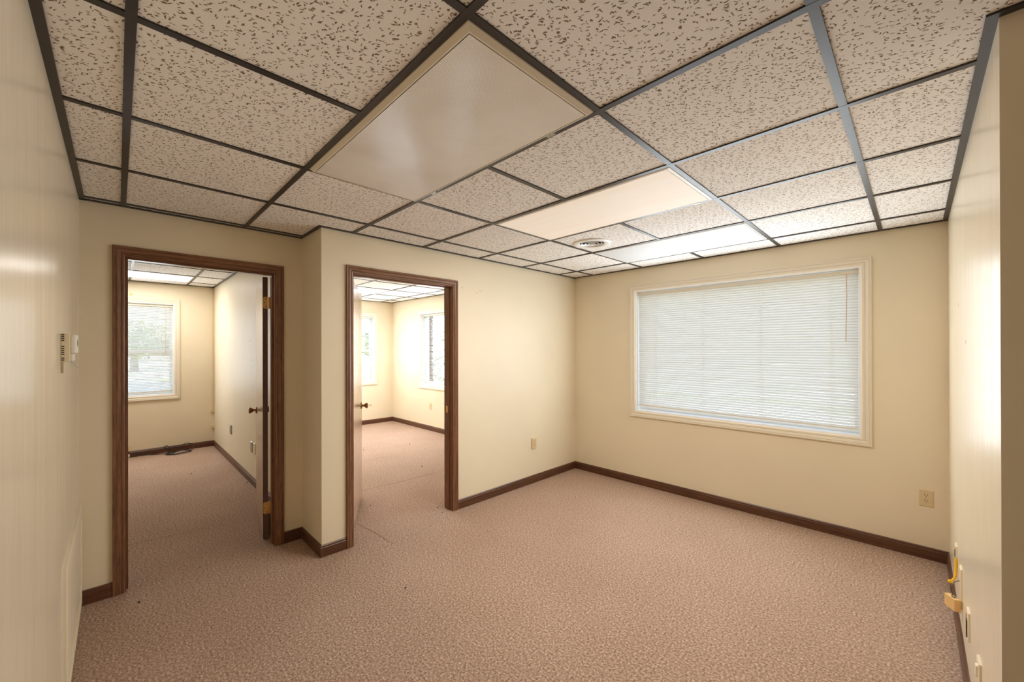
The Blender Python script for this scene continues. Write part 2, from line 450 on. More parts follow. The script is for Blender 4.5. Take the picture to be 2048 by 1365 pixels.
# ------------------------------------------------------------------ baseboards
BP = [(0, 0), (.0125, 0), (.0125, .064), (.0095, .067), (.0085, .077), (.004, .083), (0, .083)]
def baseboard(name, p, q, nrm, m, ext0=0, ext1=0):
    """from p to q on the wall face, nrm points into the room"""
    p = Vector((*p, 0)); q = Vector((*q, 0)); nrm = Vector((*nrm, 0)); d = (q - p).normalized()
    rings = []
    for base, e in ((p, -ext0), (q, ext1)):
        rings.append([base + nrm * w_ + d * (e * w_ / .0125) + Vector((0, 0, h)) for w_, h in BP])
    return structure(MB().loft(rings).build(name, m))
e = .0125
baseboard('baseboard_back_left', (XA, YL), (XA, D1[0] - .057), (1, 0), M['base_y'])
baseboard('baseboard_back_left', (XA, D1[1] + .057), (XA, YS), (1, 0), M['base_y'])
baseboard('baseboard_stub', (XA, YS), (XB, YS), (0, -1), M['base_x'], 0, e)
baseboard('baseboard_back_right', (XB, YS), (XB, D2[0] - .058), (1, 0), M['base_y'], e, 0)
baseboard('baseboard_back_right', (XB, D2[1] + .06), (XB, YW), (1, 0), M['base_y'])
baseboard('baseboard_window', (XB, YW), (XR, YW), (0, -1), M['base_x'])
baseboard('baseboard_right', (XR, HY), (XR, YW), (-1, 0), M['base_y'])
baseboard('baseboard_left', (-1.56, YL), (HX, YL), (0, 1), M['base_x'])
baseboard('baseboard_left', (XA, YL), (-2.50, YL), (0, 1), M['base_x'])
baseboard('baseboard_hall', (XR, HY), (HX, HY), (0, -1), M['base_x'])
baseboard('baseboard_office_left', (XF, YP0), (XA - TW, YP0), (0, -1), M['base_x'])
baseboard('baseboard_office_left', (XF, -3.2), (XF, YP0), (1, 0), M['base_y'])
baseboard('baseboard_office_right', (XF, YP1), (XF, YW), (1, 0), M['base_y'])
baseboard('baseboard_office_right', (XF, YW), (XB - TW, YW), (0, -1), M['base_x'])
baseboard('baseboard_office_right', (XF, YP1), (XB - TW, YP1), (0, 1), M['base_x'])

# ------------------------------------------------------------------ mitred casings
def casing(root, plane_ax, plane, nrm, rect, prof, mats, sides='LRTB', name='casing', off=0.0):
    """rect=(a0,a1,z0,z1) opening; prof list of (w,d) closed polygon, w outward, d proud of the wall"""
    a0, a1, z0, z1 = rect
    def P(a, z, d):
        return Vector((plane + nrm * (d + off), a, z)) if plane_ax == 0 else Vector((a, plane + nrm * (d + off), z))
    hasB = 'B' in sides; out = []
    for s in sides:
        r0, r1 = [], []
        for w_, d in prof:
            bz = z0 - w_ if hasB else z0
            if s == 'L': p, q = P(a0 - w_, bz, d), P(a0 - w_, z1 + w_, d)
            if s == 'R': p, q = P(a1 + w_, bz, d), P(a1 + w_, z1 + w_, d)
            if s == 'T': p, q = P(a0 - w_, z1 + w_, d), P(a1 + w_, z1 + w_, d)
            if s == 'B': p, q = P(a0 - w_, z0 - w_, d), P(a1 + w_, z0 - w_, d)
            r0.append(p); r1.append(q)
        o = MB().loft([r0, r1]).build(name, mats[0] if s in 'LR' else mats[1])
        relative(o, root); out.append(o)
    return out
DOORC = [(.004, 0), (.004, .008), (.008, .0105), (.016, .0115), (.019, .0095), (.022, .0125), (.036, .0165), (.044, .0135), (.047, .0165), (.054, .0175), (.0575, .016), (.0575, 0)]
WINC = [(0, 0), (0, .010), (.006, .013), (.018, .014), (.022, .011), (.026, .015), (.042, .019), (.046, .016), (.050, .020), (.058, .020), (.060, .017), (.060, 0)]

def knob(parent, base, nrm, with_key=False, m=None, label=None):
    k = MB().lathe(base, nrm, [(0, .031), (.003, .032), (.008, .029), (.011, .016), (.014, .011), (.026, .0105), (.030, .014), (.036, .021), (.050, .027), (.058, .0275), (.061, .024), (.062, .010), (.0625, .001)], 24).build('knob', m or M['bronze'], None, True)
    if parent.type == 'MESH': k.parent = parent
    return k
def door_frame(n, ax_plane, th, D, woods):
    root = structure(empty('door_%d' % n, (ax_plane - th / 2, (D[0] + D[1]) / 2, 0)))
    y0, y1, zt = D; x0, x1 = ax_plane - th, ax_plane
    for nm, bb, m_ in (('jamb', (x0, y0 - J, 0, x1, y0, zt + J), M['wood_z']), ('jamb', (x0, y1, 0, x1, y1 + J, zt + J), M['wood_z']), ('jamb', (x0, y0, zt, x1, y1, zt + J), M['wood_y'])):
        relative(MB().box(*bb).build(nm, m_), root)
    sx0, sx1 = x0 + .038, x0 + .074; st = .011
    for bb, m_ in (((sx0, y0, 0, sx1, y0 + st, zt), M['wood_z']), ((sx0, y1 - st, 0, sx1, y1, zt), M['wood_z']), ((sx0, y0 + st, zt - st, sx1, y1 - st, zt), M['wood_y'])):
        relative(MB().box(*bb).build('stop', m_), root)
    casing(root, 0, x1, 1, (y0, y1, 0, zt), DOORC, (M['wood_z'], M['wood_y']), 'LRT')
    casing(root, 0, x0, -1, (y0, y1, 0, zt), DOORC, (M['wood_z'], M['wood_y']), 'LRT')
    return root
R1 = door_frame(1, XA, TW, D1, None)
R2 = door_frame(2, XB, TW, D2, None)

def leaf(root, hinge, ang_dir, nrm, width, top, knob_z, face_m, both=True, key=False):
    """hinge: near corner of the visible face, ang_dir: unit 2d direction, nrm: unit 2d normal of visible face"""
    th = .035
    d = Vector((*ang_dir, 0)).normalized(); nn = Vector((*nrm, 0)).normalized(); h = Vector((*hinge, 0))
    T = Matrix(((d.x, -nn.x, 0, h.x), (d.y, -nn.y, 0, h.y), (0, 0, 1, 0), (0, 0, 0, 1)))   # local x along leaf, local y into thickness
    L = MB().box(0, .0012, .012, width, th - .0012, top, T).build('leaf', M['leaf_edge'])
    relative(L, root)
    for y0, y1 in ((0, .0012), (th - .0012, th)):
        f_ = MB().box(.0004, y0, .0124, width - .0004, y1, top - .0004, T).build('leaf_skin', face_m, L)
    for s, yy in ((1, 0), (-1, th)):
        base = T @ Vector((width - .064, yy, knob_z))
        k = knob(L, base, nn * s, m=M['bronze'])
        if key and s == 1:
            kb = base + nn * .0625
            kk = MB().box(0, -.0012, -.0025, .016, .0012, .0025, Matrix.Translation(kb) @ Matrix(((nn.x, d.x, 0, 0), (nn.y, d.y, 0, 0), (0, 0, 1, 0), (0, 0, 0, 1))))
            ring = []
            for i in range(17):
                a = i / 16 * 2 * math.pi
                ring.append(kb + nn * (.024 + .009 * math.cos(a)) + Vector((0, 0, .010 * math.sin(a))))
            kk.tube(ring, .0022, 6)
            # the key stays in the lock, third level: part of the leaf
            kk.build('key', M['brass'], L)
    # latch plate on the free edge
    MB().box(width, .006, knob_z - .028, width + .0015, th - .006, knob_z + .028, T).build('latch_plate', M['brass'], L)
    return L, T
# door of the left office: swung right back against the partition
a = math.radians(9.3)
L1, T1 = leaf(R1, (-2.66, -.4575), (-math.cos(a), math.sin(a)), (-math.sin(a), -math.cos(a)), .79, 2.011, .905, M['leaf_face'])
# door of the right office: a bit more than half open
a = math.radians(29.5)
L2, T2 = leaf(R2, (-2.225, .045), (-math.cos(a), math.sin(a)), (math.sin(a), math.cos(a)), .885, 2.008, .91, M['leaf_face'], key=True)
def hinge(z, T, y_jamb, x_edge):
    hb = MB()
    # leaf of the hinge let into the door edge (rounded corners), three screws
    pts = []
    w_, h_ = .031, .0445; r_ = .010
    for cx, cz, a0 in ((w_ - r_, h_ - r_, 0), (.0, h_, None), (.0, -h_, None), (w_ - r_, -h_ + r_, -90)):
        if a0 is None: pts.append((cx, cz)); continue
        for i in range(5):
            aa = math.radians(a0 + i * 22.5); pts.append((cx + r_ * math.cos(aa), cz + r_ * math.sin(aa)))
    pts = [(w_ - r_ + r_ * math.cos(math.radians(x)), h_ - r_ + r_ * math.sin(math.radians(x))) for x in (0, 30, 60, 90)] + [(0, h_), (0, -h_)] + [(w_ - r_ + r_ * math.cos(math.radians(x)), -h_ + r_ + r_ * math.sin(math.radians(x))) for x in (-90, -60, -30, 0)]
    r0 = [T @ Vector((-.0022, .035 - q, z + zz)) for q, zz in pts]; r1 = [T @ Vector((.0, .035 - q, z + zz)) for q, zz in pts]
    hb.loft([r0, r1])
    return hb
for z in (1.815, 1.0, .245):
    if z == 1.0: continue
    hb = hinge(z, T1, D1[1], -2.6)
    pin = T1 @ Vector((-.002, .042, z))
    for k in range(5):
        hb.lathe(pin + Vector((0, 0, -.0445 + k * .0178 + .0006)), (0, 0, 1), [(0, .0055), (.0166, .0055)], 12)
    hb.box(pin.x - .002, D1[1] - .0022, z - .0445, pin.x + .030, D1[1] - .0002, z + .0445)
    h = hb.build('hinge', M['brass'], L1)
    sb = MB()
    for q, zz in ((.022, .0), (.012, .030), (.012, -.030)):
        sb.lathe(T1 @ Vector((-.0022, .035 - q, z + zz)), tuple((T1.to_3x3() @ Vector((-1, 0, 0)))), [(0, .0036), (.0008, .003)], 10)
    sb.build('screw', M['slot'], h)
# strike plate on right jamb of door 2
MB().box(-2.175, D2[1] - .0125, .88, -2.150, D2[1] - .0108, .94).build('strike_plate', M['brass'])
relative(bpy.data.objects['strike_plate'], R2)
disc(L2, tuple(T2 @ Vector((.68, 0, 1.74))), tuple(T2.to_3x3() @ Vector((0, -1, 0))), .005, M['slot'])
for x, z in ((.60, 1.56), (.55, 1.35)): disc(L1, tuple(T1 @ Vector((x, 0, z))), tuple(T1.to_3x3() @ Vector((0, -1, 0))), .003, M['slot'])

# ------------------------------------------------------------------ windows
def window(n, ax, plane, nrm, rect, sash_split=0, depth=.10):
    """nrm = sign pointing into the room along axis ax"""
    a0, a1, z0, z1 = rect
    ca = (a0 + a1) / 2
    root = structure(empty('window_%d' % n, (plane, ca, z0) if ax == 0 else (ca, plane, z0)))
    def bx(name, p0, p1, q0, q1, d0, d1, m, bev=0):
        D0, D1_ = plane - nrm * d0, plane - nrm * d1      # depth measured outward
        b_ = MB()
        if ax == 0: b_.box(D0, p0, q0, D1_, p1, q1)
        else: b_.box(p0, D0, q0, p1, D1_, q1)
        o = relative(b_.build(name, m), root)
        return o
    casing(root, ax, plane, nrm, rect, WINC, (M['casing'], M['casing']))
    t_ = .012
    bx('jamb_liner', a0, a0 + t_, z0, z1, -.004, EX, M['white']); bx('jamb_liner', a1 - t_, a1, z0, z1, -.004, EX, M['white'])
    bx('jamb_liner', a0 + t_, a1 - t_, z1 - t_, z1, -.004, EX, M['white'])
    bx('sill', a0 + t_, a1 - t_, z0, z0 + t_, -.004, EX, M['white'])
    # vinyl frame
    fw_ = .035; d0, d1 = depth, depth + .05
    A0, A1, Z0, Z1 = a0 + t_, a1 - t_, z0 + t_, z1 - t_
    bx('sash', A0, A0 + fw_, Z0, Z1, d0, d1, M['white']); bx('sash', A1 - fw_, A1, Z0, Z1, d0, d1, M['white'])
    bx('sash', A0 + fw_, A1 - fw_, Z0, Z0 + fw_, d0, d1, M['white']); bx('sash', A0 + fw_, A1 - fw_, Z1 - fw_, Z1, d0, d1, M['white'])
    if sash_split:
        zm = (z0 + z1) / 2 - .03
        bx('meeting_rail', A0 + fw_, A1 - fw_, zm - .02, zm + .02, d0, d1, M['white'])
        bx('pane', A0 + fw_, A1 - fw_, Z0 + fw_, zm - .02, d0 + .02, d0 + .026, M['glass'])
        bx('pane', A0 + fw_, A1 - fw_, zm + .02, Z1 - fw_, d0 + .02, d0 + .026, M['glass'])
    else:
        bx('pane', A0 + fw_, A1 - fw_, Z0 + fw_, Z1 - fw_, d0 + .02, d0 + .026, M['glass'])
    return root
window(1, 1, YW, -1, WIN['main'])
window(2, 1, YW, -1, WIN['side'], 0)
window(3, 0, XF, 1, WIN['corner'], 1)
window(4, 0, XF, 1, WIN['left'], 1)

def slat_mesh(L, wd=.025, camber=.0042, th=.00045):
    b_ = MB(); n = 4; top, bot = [], []
    for i in range(n + 1):
        u = i / n - .5
        z = camber * (1 - (2 * u) ** 2)
        top.append((u * wd, z)); bot.append((u * wd, z - th))
    prof = top + bot[::-1]
    rings = [[Vector((x, y, z)) for y, z in prof] for x in (-L / 2, L / 2)]
    b_.loft(rings)
    return b_.mesh('slat', M['slat'])
def blind(label, ax, plane, nrm, rect, tilt, pitch, zbot, cords, wand, group=None, depth=.045, top_gap=.008, tiltroll=0.0, m_rail=None):
    a0, a1, z0, z1 = rect
    gap = .020
    L = a1 - a0 - 2 * gap; ca = (a0 + a1) / 2; zt = z1 - .012 - top_gap
    loc = (plane - nrm * depth, ca, zt) if ax == 0 else (ca, plane - nrm * depth, zt)
    root = empty('window_blind', loc); tag(root, label, 'blind', group)
    # local frame: x along the slats, +y out of the window into the glass
    rotz = {(1, -1): 0.0, (0, 1): math.pi / 2, (1, 1): math.pi, (0, -1): -math.pi / 2}[(ax, nrm)]
    root.rotation_euler = (0, 0, rotz)
    rail = m_rail or M['rail']
    hr = MB().box(-L / 2 - .006, -.0135, -.026, L / 2 + .006, .0135, 0).build('headrail', rail, root)
    for sx in (-1, 1):
        MB().box(sx * (L / 2 + .007) - .018, -.016, -.029, sx * (L / 2 + .007) + .018 if sx < 0 else sx * (L / 2 + .007) + .0, .0165, .003).build('bracket', rail, root)
    me = slat_mesh(L)
    zb = zbot - zt
    z = -.034; i = 0; nsl = int(round((z - zb - .010) / pitch))
    pp = (z - zb - .010) / (nsl - 1)
    zs = []
    while i < nsl:
        o = link('slat', me, root, (0, 0, z), (tilt + random.uniform(-.02, .02), random.uniform(-.0006, .0006) + tiltroll * (i / nsl) ** 3, 0))
        zs.append(z); z -= pp; i += 1
    br = MB().box(-L / 2, -.0125, -.005, L / 2, .0125, .005).build('bottom_rail', rail, root)
    br.location = (0, 0, zb); br.rotation_euler = (0, tiltroll, 0)
    for c in cords:
        b_ = MB()
        for yy in (-.0135, .0135):
            b_.box(c - .0009, yy - .0006, zb, c + .0009, yy + .0006, -.026)
            b_.box(c + .008, yy - .0006, zb, c + .0096, yy + .0006, -.026)
        for zz in zs: b_.box(c - .0006, -.0125, zz - .004, c + .0006, .0125, zz - .0034)
        b_.build('ladder_cord', M['white'], root)
    if wand:
        wx, wl, m_ = wand
        pts = [(wx, -.022, -.024), (wx + .001, -.026, -.2), (wx - .001, -.027, -wl * .6), (wx - .004, -.027, -wl)]
        MB().tube(pts, .0032, 6).build('wand', m_, root)
    return root
T_ = math.radians
blind('wide white horizontal blind, closed, over the big front window', 1, YW, -1, WIN['main'], -T_(60), .0213, .842, [c + .40 for c in (-1.105, -.635, -.155, .325)], (.424 + .40, .55, M['cord']), tiltroll=.006)
bl_side = blind('white horizontal blind with open slats on the side window seen through the right doorway', 1, YW, -1, WIN['side'], -T_(4), .0213, .87, [-.40, 0, .40], None, depth=.05)
blind('white horizontal blind on the narrow far window seen through the right doorway', 0, XF, 1, WIN['corner'], -T_(20), .0213, .875, [-.3, .3], None)
blind('white horizontal blind, half open, on the window seen through the left doorway', 0, XF, 1, WIN['left'], -T_(43), .0213, .862, [-.34, .36], (.485 - .06, .72, M['cord']))

# ------------------------------------------------------------------ ceiling: deck > tiles, tees, wall angles
CE = structure(MB().box(XF - .3, -3.4, WTOP, HX + .2, YW + .3, WTOP + .08).build('ceiling', M['white_door']))
def clip(r, regions):
    out = []
    for q in regions:
        x0, x1, y0, y1 = max(r[0], q[0]), min(r[1], q[1]), max(r[2], q[2]), min(r[3], q[3])
        if x1 - x0 > .004 and y1 - y0 > .004: out.append((x0, x1, y0, y1))
    return out
TEE = .0119
def ceiling_field(regions, z, ox, oy, i0, i1, j0, j1, lights, xoff=None, yoff=None):
    """lights: set of (i,j) cells covered by fittings"""
    xo = lambda i: ox + i * G + (xoff or {}).get(i, 0); yo = lambda j: oy + j * G + (yoff or {}).get(j, 0)
    for i in range(i0, i1):
        for j in range(j0, j1):
            if (i, j) in lights: continue
            r = (xo(i) + .004, xo(i + 1) - .004, yo(j) + .004, yo(j + 1) - .004)
            cl = clip(r, regions)
            if not cl: continue
            b_ = MB()
            for x0, x1, y0, y1 in cl:
                if x0 < -1.045 < x1 and y0 < 1.545 < y1 and z == H:      # tile cut out for the round vent
                    a0, a1, c0, c1 = -1.145, -.945, 1.445, 1.645
                    b_.box(x0, y0, z + .006, a0, y1, z + .021); b_.box(a1, y0, z + .006, x1, y1, z + .021)
                    b_.box(a0, y0, z + .006, a1, c0, z + .021); b_.box(a0, c1, z + .006, a1, y1, z + .021)
                else: b_.box(x0, y0, z + .006, x1, y1, z + .021)
            b_.build('ceiling_tile', M['tile'], CE)
    for j in range(j0, j1 + 1):         # runners along x
        cl = clip((-99, 99, yo(j) - TEE, yo(j) + TEE), regions)
        if cl:
            b_ = MB()
            for x0, x1, y0, y1 in cl: b_.box(x0, y0, z, x1, y1, z + .006); b_.box(x0, (y0 + y1) / 2 - .001, z + .006, x1, (y0 + y1) / 2 + .001, z + .035)
            b_.build('ceiling_tee', M['tee'], CE)
    for i in range(i0, i1 + 1):         # cross tees, left out where a fitting spans two cells
        for j in range(j0, j1):
            if (i - 1, j) in lights and (i, j) in lights and lights[(i - 1, j)] == lights[(i, j)]: continue
            dx = CROSS.get((i, j), 0)
            cl = clip((xo(i) + dx - TEE, xo(i) + dx + TEE, yo(j) + TEE, yo(j + 1) - TEE), regions)
            if not cl: continue
            b_ = MB()
            for x0, x1, y0, y1 in cl: b_.box(x0, y0, z + .0005, x1, y1, z + .006); b_.box((x0 + x1) / 2 - .001, y0, z + .006, (x0 + x1) / 2 + .001, y1, z + .035)
            b_.build('ceiling_tee', M['tee'], CE)
CROSS = {(-1, 1): -.021}
regions = [(XB, XR, YL, YW), (XA, XB, YL, YS), (XR, HX, YL, HY)]
LT = {(-2, -1): 'a', (-1, -1): 'a', (-2, 1): 'b', (-1, 1): 'b', (-2, 3): 'c', (-1, 3): 'c'}
ceiling_field(regions, H, 0, 0, -5, 6, -3, 5, LT, {-2: .0005, -1: .002, 1: .0055}, {-2: -.01, 1: -.003, 3: -.005})
CROSS = {}
off1 = [(XF, XA - TW, -3.2, YP0)]
ceiling_field(off1, HB, -5.0, -.525, -3, 5, -5, 1, {(-2, -1): 'd', (-2, -2): 'd'})
off2 = [(XF, XB - TW, YP1, YW)]
ceiling_field(off2, HB, -4.98, 1.895, -3, 6, -4, 2, {(-1, -1): 'e', (-1, -2): 'e'})
def angle(x0, y0, x1, y1, nx, ny, z):
    w_ = .0235
    b_ = MB().box(min(x0, x1, x0 + nx * w_, x1 + nx * w_), min(y0, y1, y0 + ny * w_, y1 + ny * w_), z - .0008, max(x0, x1, x0 + nx * w_, x1 + nx * w_), max(y0, y1, y0 + ny * w_, y1 + ny * w_), z + .0057)
    b_.build('wall_angle', M['tee'], CE)
for a_ in ((XA, YL, HX, YL, 0, 1), (XA, YL, XA, YS, 1, 0), (XA, YS, XB + .0235, YS, 0, -1), (XB, YS, XB, YW, 1, 0), (XB, YW, XR, YW, 0, -1), (XR, YW, XR, HY - .0235, -1, 0), (XR, HY, HX, HY, 0, -1)):
    angle(*a_, H)
for a_ in ((XF, -3.2, XF, YP0, 1, 0), (XF, YP0, XA - TW, YP0, 0, -1), (XA - TW, -3.2, XA - TW, YP0, -1, 0)): angle(*a_, HB)
for a_ in ((XF, YP1, XF, YW, 1, 0), (XF, YP1, XB - TW, YP1, 0, 1), (XB - TW, YP1, XB - TW, YW, -1, 0), (XF, YW, XB - TW, YW, 0, -1)): angle(*a_, HB)

def troffer(label, x0, x1, y0, y1, z, lens_m, drop, fw_, frame_m, power=0, color=(1, 1, 1), latches=None):
    root = empty('ceiling_light', ((x0 + x1) / 2, (y0 + y1) / 2, z)); tag(root, label, 'ceiling light')
    g = TEE + .001
    X0, X1, Y0, Y1 = x0 + g, x1 - g, y0 + g, y1 - g
    b_ = MB()
    def ring(w_, zz): return [Vector((X0 + w_, Y0 + w_, zz)), Vector((X1 - w_, Y0 + w_, zz)), Vector((X1 - w_, Y1 - w_, zz)), Vector((X0 + w_, Y1 - w_, zz))]
    rs = [ring(0, z + .004), ring(.002, z - .001), ring(fw_ * .75, z - drop), ring(fw_, z - drop), ring(fw_ + .001, z - drop + .006), ring(.002, z + .008)]
    b_.loft(rs + [rs[0]], True, False)
    relative(b_.build('frame', frame_m), root)
    relative(MB().box(X0 + fw_ + .004, Y0 + fw_ + .004, z - drop + .0005, X1 - fw_ - .004, Y1 - fw_ - .004, z - drop + .003).build('lens', lens_m), root)
    relative(MB().box(X0 + .004, Y0 + .004, z + .012, X1 - .004, Y1 - .004, z + .09).build('housing', M['slot']), root)  # housing coloured dark to put shade into the gap round the lens
    if latches:
        for lx in latches:
            relative(MB().box(lx - .02, Y1 - .008, z - drop * .6 - .003, lx + .02, Y1 + .004, z - .001).build('latch', M['steel']), root)
    if power:
        o = area('lamp', ((x0 + x1) / 2, (y0 + y1) / 2, z - drop - .006), (X1 - X0 - .08, Y1 - Y0 - .08), power, color, (0, 0, -1))
        relative(o, root)
    return root
troffer('unlit ceiling light with beige frame and prismatic lens, nearest of the three in the room', -2 * G, 0, -G, 0, H, M['lens_off'], .013, .019, M['casing'], latches=(-.21, -1.02))
troffer('glowing warm white ceiling light between the unlit one and the round vent', -2 * G, 0, G - .003, 2 * G, H, M['lens_warm'], .004, .014, M['white'], 25, (1, .91, .81), latches=(-.10,))
troffer('unlit pale ceiling light nearest the big front window', -2 * G, 0, 3 * G - .005, 4 * G, H, M['lens_plain'], .003, .008, M['white'])
troffer('lit ceiling light seen through the left doorway', -5.0 - 2 * G, -5.0 - G, -.525 - 2 * G, -.525, HB, M['lens_cool'], .003, .012, M['white'], 21, (1, .93, .86))
troffer('lit ceiling light seen through the right doorway', -4.98 - G, -4.98, 1.895 - 2 * G, 1.895, HB, M['lens_cool'], .003, .012, M['white'], 56, (.98, .98, 1))

# round air diffuser
root = empty('air_vent', (-1.045, 1.545, H)); tag(root, 'round white ceiling air vent with concentric rings beside the glowing light', 'air vent')
c = Vector((-1.045, 1.545, H + .006)); dn = (0, 0, -1)
relative(MB().lathe(c, dn, [(0, .150), (.004, .152), (.010, .147), (.014, .130), (.009, .104), (-.004, .098), (-.01, .150)], 48, False).build('rim', M['white'], None, True), root)
relative(MB().lathe(c + Vector((0, 0, .012)), dn, [(.010, .0975), (-.06, .0975), (-.061, .001)], 32, False).build('throat', M['slot']), root)
for r_, h_ in ((.086, .008), (.060, .010), (.034, .012)):
    relative(MB().lathe(c, dn, [(h_ - .012, r_ - .007), (h_ - .001, r_), (h_, r_), (h_ - .011, r_ - .0085)], 40, False).build('ring', M['white'], None, True), root)
relative(MB().lathe(c, dn, [(-.002, .008), (.016, .022), (.018, .020), (.018, .001)], 24).build('hub', M['white'], None, True), root)

# ------------------------------------------------------------------ electrical plates
def frame_of(ax, plane, nrm, a, z):
    """matrix: local x = along wall, local y = out into the room, local z up"""
    if ax == 0: return Matrix(((0, nrm, 0, plane), (1, 0, 0, a), (0, 0, 1, z), (0, 0, 0, 1)))
    return Matrix(((1, 0, 0, a), (0, nrm, 0, plane), (0, 0, 1, z), (0, 0, 0, 1)))
def outlet(label, ax, plane, nrm, a, z, m=None, thick=.006, w_=.070, h_=.114):
    m = m or M['ivory']
    T = frame_of(ax, plane, nrm, a, z)
    root = empty('wall_outlet', tuple(T.translation)); tag(root, label, 'outlet')
    r0 = lambda k, y: [T @ Vector(p) for p in ((-w_ / 2 + k, y, -h_ / 2 + k), (w_ / 2 - k, y, -h_ / 2 + k), (w_ / 2 - k, y, h_ / 2 - k), (-w_ / 2 + k, y, h_ / 2 - k))]
    relative(MB().loft([r0(0, 0), r0(0, thick * .5), r0(.004, thick)]).build('cover_plate', m), root)
    for s in (-1, 1):
        cz = s * .0195
        pts = []
        for k in range(20):
            aa = 2 * math.pi * k / 20
            pts.append((.0170 * math.cos(aa), max(-.0125, min(.0125, .0172 * math.sin(aa)))))
        rec = relative(MB().loft([[T @ Vector((x, thick - .001, cz + y)) for x, y in pts], [T @ Vector((x, thick + .0015, cz + y)) for x, y in pts]]).build('receptacle', m), root)
        sl = MB()
        for x, hh in ((-.0065, .0085), (.0065, .0070)): sl.box(x - .0016, thick + .001, cz + .0045 - hh / 2, x + .0016, thick + .0019, cz + .0045 + hh / 2, T)
        sl.lathe(T @ Vector((0, thick + .001, cz - .007)), tuple(T.to_3x3() @ Vector((0, 1, 0))), [(0, .0026), (.0009, .0024)], 10)
        o = sl.build('slot', M['slot']); o.parent = rec; o.matrix_parent_inverse = (Matrix.Translation(root.location)).inverted() @ Matrix.Translation(root.location)
    relative(MB().lathe(T @ Vector((0, thick, 0)), tuple(T.to_3x3() @ Vector((0, 1, 0))), [(0, .0032), (.001, .0026)], 12).build('screw', M['steel']), root)
    return root
outlet('ivory duplex outlet low on the wall right of the big window', 1, YW, -1, .8385, .418)
outlet('ivory outlet low on the wall between right doorway and room corner', 0, XB, 1, 2.012, .430, thick=.016)
outlet('ivory outlet under the side window seen through the right doorway', 1, YW, -1, -5.22, .433)

def plate(label, ax, plane, nrm, a, z, w_, h_, thick, m, insert=None, ins_m=None, name='wall_plate', cat='wall plate'):
    T = frame_of(ax, plane, nrm, a, z)
    root = empty(name, tuple(T.translation)); tag(root, label, cat)
    r0 = lambda k, y: [T @ Vector(p) for p in ((-w_ / 2 + k, y, -h_ / 2 + k), (w_ / 2 - k, y, -h_ / 2 + k), (w_ / 2 - k, y, h_ / 2 - k), (-w_ / 2 + k, y, h_ / 2 - k))]
    relative(MB().loft([r0(0, 0), r0(0, thick * .6), r0(.004, thick)]).build('cover_plate', m), root)
    if insert:
        x0, x1, z0, z1, d = insert
        relative(MB().box(x0, thick - .001, z0, x1, thick + d, z1, T).build('insert', ins_m), root)
    for s in (-1, 1):
        relative(MB().lathe(T @ Vector((0, thick, s * h_ * .40)), tuple(T.to_3x3() @ Vector((0, 1, 0))), [(0, .003), (.001, .0025)], 10).build('screw', M['steel']), root)
    return root
plate('cream wall plate beside a grey box, farther pair on the left office partition', 1, YP0, -1, -5.41, .43, .08, .115, .006, M['cream_plastic'])
plate('grey metal box cover, farther pair on the left office partition', 1, YP0, -1, -5.31, .43, .075, .115, .012, M['steel'])
plate('grey metal box cover, nearer of two by the left office door', 1, YP0, -1, -4.20, .40, .075, .115, .012, M['steel'])
plate('cream wall plate beside a grey box, nearer of two by the left office door', 1, YP0, -1, -4.10, .40, .08, .115, .008, M['cream_plastic'])

# cable raceway down the corner of the left office with two jack boxes
o = MB().box(XF + .0005, YP0 - .022, .56, XF + .014, YP0 - .001, HB - .001).build('cable_raceway', M['beige_plastic']); tag(o, 'thin beige cable raceway running down the far corner of the left office', 'raceway'); bevel(o, .002)
o = MB().box(XF + .0005, YP0 - .045, .51, XF + .026, YP0 - .001, .555).build('jack_box', M['beige_plastic']); tag(o, 'small beige jack box at the foot of the corner raceway', 'jack box'); bevel(o, .004)
o = MB().box(XF + .0005, YP0 - .040, .27, XF + .026, YP0 - .001, .315).build('jack_box', M['beige_plastic']); tag(o, 'lower small beige jack box above the baseboard in the far corner', 'jack box'); bevel(o, .004)

# ------------------------------------------------------------------ thermostat on the left wall
tx0, tx1 = -1.600, -1.486
root = empty('thermostat', (-1.54, YL, 1.41)); tag(root, 'small cream thermostat with open bottom flap on the glossy left wall', 'thermostat')
o = bevel(MB().box(tx0, YL, 1.412, tx1, YL + .026, 1.522).build('base', M['cream_plastic']), .003); relative(o, root)
o = bevel(MB().box(tx0 + .004, YL + .026, 1.444, tx1 - .002, YL + .042, 1.519).build('front_cover', M['white_plastic']), .005); relative(o, root)
o = bevel(MB().box(tx0 + .010, YL + .026, 1.414, tx1 - .010, YL + .033, 1.442).build('button_panel', M['white_plastic']), .002); relative(o, root)
sb = MB()
for k in range(14):
    if k in (2, 8, 9): continue
    zz = 1.417 + k * .0075
    sb.box(tx1 - .0002, YL + .002, zz, tx1 + .0006, YL + .010, zz + .0042)
relative(sb.build('vent_slots', M['slot']), root)
relative(MB().box(tx0 + .03, YL + .0415, 1.470, tx1 - .03, YL + .0425, 1.500).build('display', M['display']), root)
db = MB()
for k in range(2):
    for zz in (1.478, 1.485, 1.492): db.box(tx0 + .040 + k * .018, YL + .0424, zz, tx0 + .050 + k * .018, YL + .0428, zz + .0018)
    for xx in (.040, .0485): db.box(tx0 + xx + k * .018, YL + .0424, 1.478, tx0 + xx + .0015 + k * .018, YL + .0428, 1.4938)
relative(db.build('digits', M['slot']), root)
fl = MB().box(tx0 + .004, 0, -.034, tx1 - .001, .002, 0, Matrix.Translation((0, YL + .024, 1.414)) @ Matrix.Rotation(math.radians(38), 4, 'X')).build('flap', M['grey_plastic']); relative(fl, root)
o = MB().box(tx1 - .012, YL, 1.368, tx1 - .002, YL + .007, 1.412).build('cable_stub', M['smudge']); relative(o, root)

